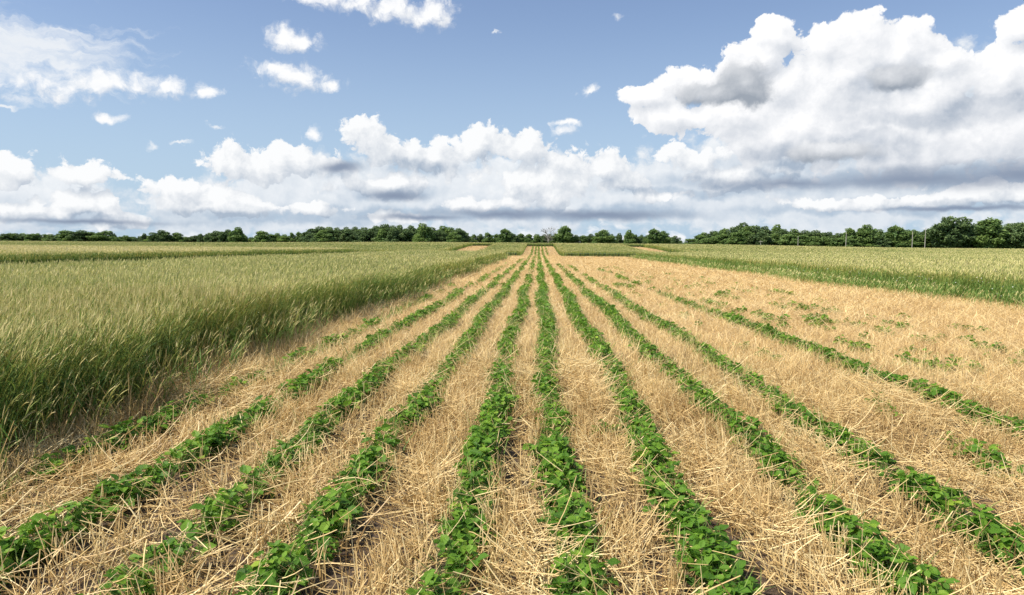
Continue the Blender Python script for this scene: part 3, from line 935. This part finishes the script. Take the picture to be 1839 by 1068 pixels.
def make_tree_meshes(kind, mat, nlobe, seed):
    """A tree one metre wide and one metre tall in its own units is scaled up; returns trunk and crown meshes (10 m tall)."""
    global rng
    keep = rng; rng = np.random.default_rng(seed)
    gt, gc = Geo(), Geo()
    H, Wd = 10.0, 4.2
    tr = limb(gt, (0, 0, -0.3), (rng.normal(0, .2), rng.normal(0, .2), 6.5), 0.26, 0.08, 6, 8)
    lobes = []
    for i in range(nlobe):
        zf = rng.uniform(0.10, 0.93)
        prof = {'round': math.sqrt(max(0.05, 1 - (2 * zf - 0.95) ** 2)), 'tall': 0.85 * math.sqrt(max(0.05, 1 - (1.7 * zf - 0.6) ** 2)), 'spread': 0.55 + 0.45 * zf if zf < 0.85 else 0.6}[kind]
        ph = rng.uniform(0, TAU); r = Wd * prof * rng.uniform(0.35, 0.85)
        c = np.array([math.cos(ph) * r, math.sin(ph) * r, 0.6 + zf * (H - 1.4)])
        lobes.append((c, rng.uniform(0.7, 1.35) * (1.15 - 0.35 * zf), rng.uniform(0.3, 0.7)))
        if zf > 0.25:
            k = int(np.clip(c[2] / 6.5 * 5, 1, 5)); limb(gt, tr[k], c, 0.09, 0.03, 3, 5)
    lobes.append((np.array([rng.normal(0, .5), rng.normal(0, .5), H - 1.2]), 1.2, 0.6))
    for c, r, t in lobes:
        n = int(190 * r * r)
        u = rng.normal(0, 1, (n, 3)); u /= np.linalg.norm(u, axis=1)[:, None]
        rad = r * rng.uniform(0.45, 1.08, n) ** 0.6
        b = c + u * rad[:, None] * np.array([1.05, 1.05, 0.8])
        b[:, 2] = np.clip(b[:, 2], 0.1, None)
        add_leaves(gc, b, rng.uniform(0, TAU, n), rng.normal(0, 0.6, n), rng.normal(0, 0.7, n), rng.uniform(0.26, 0.52, n), rng.normal(t, 0.16, n))
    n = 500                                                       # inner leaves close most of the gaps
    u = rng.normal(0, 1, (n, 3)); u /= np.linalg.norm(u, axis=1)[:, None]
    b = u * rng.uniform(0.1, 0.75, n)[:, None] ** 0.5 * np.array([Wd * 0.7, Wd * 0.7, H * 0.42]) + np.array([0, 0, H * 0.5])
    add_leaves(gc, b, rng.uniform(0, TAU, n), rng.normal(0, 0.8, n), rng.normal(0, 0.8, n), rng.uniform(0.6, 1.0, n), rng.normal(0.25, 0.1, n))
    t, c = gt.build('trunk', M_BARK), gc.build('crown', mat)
    rng = keep
    mt, mc = t.data, c.data
    zs = np.empty(len(mc.vertices) * 3, np.float32); mc.vertices.foreach_get('co', zs); zs = zs.reshape(-1, 3)
    ext = (zs[:, 2].max(), np.percentile(np.abs(zs[:, 0]), 97))
    bpy.data.objects.remove(t); bpy.data.objects.remove(c)
    return mt, mc, ext


VARS = {}
for i, (kd, mi) in enumerate((('round', 0), ('round', 1), ('round', 2), ('tall', 0), ('tall', 1), ('spread', 0), ('round', 0), ('tall', 1), ('round', 1), ('tall', 2))):
    VARS[i] = make_tree_meshes(kd, M_CROWN[mi], 32 if kd != 'spread' else 26, 100 + i)


def bare_tree_mesh():
    global rng
    keep = rng; rng = np.random.default_rng(55)
    gt = Geo()
    tr = limb(gt, (0, 0, -0.3), (0.1, 0, 5.0), 0.25, 0.12, 5, 7)
    def br(p, d, L, r, lv):
        q = p + d * L; limb(gt, p, q, r, r * 0.45, 3, 4)
        if lv == 0: return
        for _ in range(4):
            e = d + rng.normal(0, 0.45, 3); e[2] = abs(e[2]) * 0.8 + 0.15; e /= np.linalg.norm(e)
            br(p + d * L * rng.uniform(0.45, 1), e, L * 0.62, r * 0.5, lv - 1)
    for i in range(9):
        a = i * TAU / 9; d = np.array([math.cos(a) * 0.7, math.sin(a) * 0.7, rng.uniform(0.5, 1.2)]); d /= np.linalg.norm(d)
        br(tr[2 + i % 4], d, 2.9, 0.11, 3)
    t = gt.build('trunk', M_DEAD); m = t.data; bpy.data.objects.remove(t)
    rng = keep
    return m


M_DEAD = bpy.data.materials.new('grey_bark'); M_DEAD.use_nodes = True
_nt = M_DEAD.node_tree; _g = _nt.nodes.new('ShaderNodeNewGeometry')
_nt.links.new(ramp(_nt, noise(_nt, _g.outputs['Position'], 3.0, 4.0, 0.6), [(0.3, (0.16, 0.14, 0.12)), (0.7, (0.30, 0.27, 0.24))]), _nt.nodes['Principled BSDF'].inputs['Base Color'])
BARE = bare_tree_mesh()


def place_tree(px, top, wpx, dist, var, label, group, base_z=None, name='broadleaf_tree'):
    d = ray(px, 440); d = d / d.y
    x, y = d.x * dist, dist
    t = ray(px, top); t = t / t.y
    ztop = CAM_H + t.z * dist
    zb = float(ground(x, y)) - 0.15
    H = ztop - zb
    w = wpx / FPX * math.hypot(x, y)
    root = bpy.data.objects.new(name, None); COL.objects.link(root)
    root.location = (x, y, zb); root.rotation_euler.z = rng.uniform(0, TAU)
    root.empty_display_size = 0.5
    if var == 'bare':
        o = bpy.data.objects.new('trunk', BARE); COL.objects.link(o); o.parent = root
        root.scale = (w / 8.5, w / 8.5, H / 9.4)
    else:
        mt, mc, ext = VARS[var]
        for nm, m in (('trunk', mt), ('crown', mc)):
            o = bpy.data.objects.new(nm, m); COL.objects.link(o); o.parent = root
        s = w / (2 * ext[1])
        root.scale = (s, s, H / ext[0])
    tag(root, label, 'tree', group)
    return root


GL = "trees of the low line beyond the left wheat"
GC = "trees of the dense wood left of the middle"
GM = "trees of the line behind the middle strip"
GR = "trees of the wood on the right"
T = [
    # px, top, width, distance, variant, label
    (118, 412, 30, 420, 1, "taller lighter tree left of two round dark trees in the low left line", GL),
    (146, 412, 40, 415, 0, "round dark tree, left of a grey green round tree in the left line", GL),
    (187, 413, 42, 415, 8, "broad round grey green tree right of the darkest round tree at left", GL),
    (204, 418, 14, 425, 3, "slim dark tree at the right foot of the broad grey green tree", GL),
    (260, 418, 12, 420, 3, "narrow upright tree standing alone in the lowest stretch of the left line", GL),
    (289, 412, 32, 415, 6, "round dark tree standing above the low bushes at left", GL),
    (276, 421, 22, 418, 2, "pale low tree at the foot of the round dark tree", GL),
    (318, 416, 22, 420, 1, "smaller rounded tree right of the round dark tree at left", GL),
    (361, 419, 12, 420, 3, "thin tree in the dip before the rising dark clump", GL),
    (388, 413, 30, 415, 0, "left tree of the rising dark clump in the left line", GL),
    (408, 411, 26, 413, 6, "middle tree of the rising dark clump in the left line", GL),
    (426, 407, 24, 410, 4, "tallest tree at the right end of the rising dark clump", GL),
    (470, 413, 30, 415, 1, "flat topped spreading tree alone between two clumps", GL),
    (574, 405, 46, 380, 0, "rounded left shoulder tree of the dense dark wood", GC),
    (690, 401, 46, 380, 6, "highest domed tree in the middle of the dense dark wood", GC),
    (760, 400, 30, 372, 4, "flat topped tall tree near the right end of the dense wood", GC),
    (752, 420, 20, 366, 2, "pale yellow green young tree in front of the dense wood", GC),
    (822, 408, 30, 378, 0, "last dark tree at the right end of the dense wood", GC),
    (907, 409, 30, 400, 1, "rounded tree standing higher in the line left of the bare tree", GM),
    (985, 405, 34, 396, 'bare', "bare grey leafless tree behind the middle strip", GM),
    (1014, 404, 32, 400, 7, "ragged feathery tree beside the bare grey tree", GM),
    (1085, 411, 38, 395, 8, "broad round green tree in the line right of the middle strip", GM),
    (1131, 412, 20, 395, 4, "slender tree between two broad round trees of the middle line", GM),
    (1174, 409, 32, 390, 1, "tall round tree near the open gap right of the middle", GM),
    (1193, 413, 26, 392, 8, "round tree leaning on the taller one before the open gap", GM),
    (1213, 422, 20, 380, 0, "small round tree at the left side of the open gap", GM),
    (1260, 416, 30, 340, 8, "first round tree right of the open gap in the tree line", GR),
    (1331, 398, 40, 335, 6, "highest tree at the left end of the right wood", GR),
    (1397, 402, 26, 332, 4, "upright tree sticking out of the right wood left of the poles", GR),
    (1525, 408, 32, 312, 8, "rounded tree behind the third utility pole", GR),
    (1556, 402, 32, 312, 4, "pointed tree rising between the poles in the right wood", GR),
    (1607, 403, 38, 310, 1, "broad domed tree just left of the tallest utility pole", GR),
    (1638, 411, 18, 308, 7, "thin light tree right behind the fourth utility pole", GR),
    (1697, 387, 42, 300, 5, "left half of the tallest open crowned pair on the right", GR),
    (1722, 388, 42, 302, 5, "right half of the tallest open crowned pair on the right", GR),
    (1776, 389, 50, 300, 1, "tall domed tree right of the open crowned pair", GR),
    (1832, 397, 46, 298, 0, "dark tree cut by the right border of the view", GR),
]
for r in T: place_tree(*r)
# the trees between and behind them, which nothing tells apart
def top_at(px, pts):
    return float(np.interp(px, [a for a, _ in pts], [b for _, b in pts]))
PROF = [(-120, 418), (0, 418), (100, 419), (160, 418), (215, 423), (250, 424), (300, 422), (340, 423), (372, 419), (400, 415), (430, 414), (447, 424), (480, 421), (500, 419), (530, 417),
        (560, 413), (580, 408), (620, 406), (650, 407), (670, 404), (710, 403), (750, 406), (790, 406), (830, 412), (840, 420), (870, 418), (940, 419), (1000, 420), (1050, 421), (1100, 419), (1160, 420), (1200, 424), (1225, 432),
        (1245, 426), (1275, 414), (1300, 408), (1345, 404), (1380, 407), (1420, 411), (1480, 414), (1510, 418), (1560, 412), (1600, 412), (1650, 412), (1680, 411), (1700, 402), (1750, 400), (1800, 399), (1840, 399), (1960, 401)]
def fill(x0, x1, step, dist, label, group, lift, vs, wide=(26, 38)):
    px = x0
    while px < x1:
        t = top_at(px, PROF) + lift + rng.uniform(-1.8, 1.0)
        if not (1219 < px < 1236 and lift < 2):
            place_tree(px, t, rng.uniform(*wide), dist + rng.uniform(-6, 6), int(rng.choice(vs)), label, group)
        px += step * rng.uniform(0.75, 1.25)
fill(-90, 560, 12, 430, "low green tree in the hedge like line beyond the left wheat", GL, 0.5, (0, 1, 6, 8, 1, 2, 3, 4), (14, 24))
fill(560, 836, 17, 388, "dark tree packed among the others of the dense wood", GC, 0, (0, 0, 3, 6, 4))
fill(566, 836, 21, 376, "darker front tree along the field side of the dense wood", GC, 6, (0, 3, 6, 4))
fill(836, 1226, 12, 405, "low tree in the thick line behind the middle strip", GM, 0, (0, 1, 8, 6, 3, 4), (15, 26))
fill(1240, 1930, 19, 328, "green tree packed among the others of the right wood", GR, 0, (0, 1, 6, 4, 8, 3), (28, 42))
fill(1248, 1930, 24, 312, "lower front tree along the field side of the right wood", GR, 10, (1, 8, 6, 4, 7), (26, 40))
fill(1160, 1300, 14, 900, "tiny bluish tree far off in the open gap", "far trees seen through the gap", 9, (0, 1), (14, 22))

# ---------------------------------------------------------------- utility poles
M_POLE = bpy.data.materials.new('weathered_wood'); M_POLE.use_nodes = True
_nt = M_POLE.node_tree; _g = _nt.nodes.new('ShaderNodeNewGeometry')
_nt.links.new(ramp(_nt, noise(_nt, vmath(_nt, 'MULTIPLY', _g.outputs['Position'], (8, 8, 1)), 1.0, 4.0, 0.6), [(0.3, (0.30, 0.27, 0.23)), (0.7, (0.50, 0.46, 0.40))]), _nt.nodes['Principled BSDF'].inputs['Base Color'])
POLES = [(1366, 432, 300, True, "shortest grey pole with a crossarm, leftmost of the poles by the right wood"),
         (1433, 424, 285, False, "short pale pole, second from the gap along the right wood"),
         (1519, 416.5, 262, False, "thin pale pole in the middle of the line of poles"),
         (1638, 415.5, 246, False, "thin grey pole just left of the tallest pole"),
         (1661, 409, 235, False, "tallest pale pole at the right end of the line of poles")]
for px, top, dist, arm, lb in POLES:
    d = ray(px, 440); d = d / d.y; t = ray(px, top); t = t / t.y
    x, y = d.x * dist, dist
    zb = float(ground(x, y)); H = CAM_H + t.z * dist - zb
    root = bpy.data.objects.new('utility_pole', None); COL.objects.link(root); root.location = (x, y, zb)
    g = Geo(); limb(g, (0, 0, -0.5), (0, 0, H), 0.125, 0.085, 1, 8); g.build('shaft', M_POLE, root)
    if arm:
        g = Geo(); limb(g, (-0.9, -0.15, H - 0.4), (0.9, -0.15, H - 0.4), 0.07, 0.07, 1, 4); g.build('crossarm', M_POLE, root)
    tag(root, lb, 'utility pole', 'poles along the right wood')
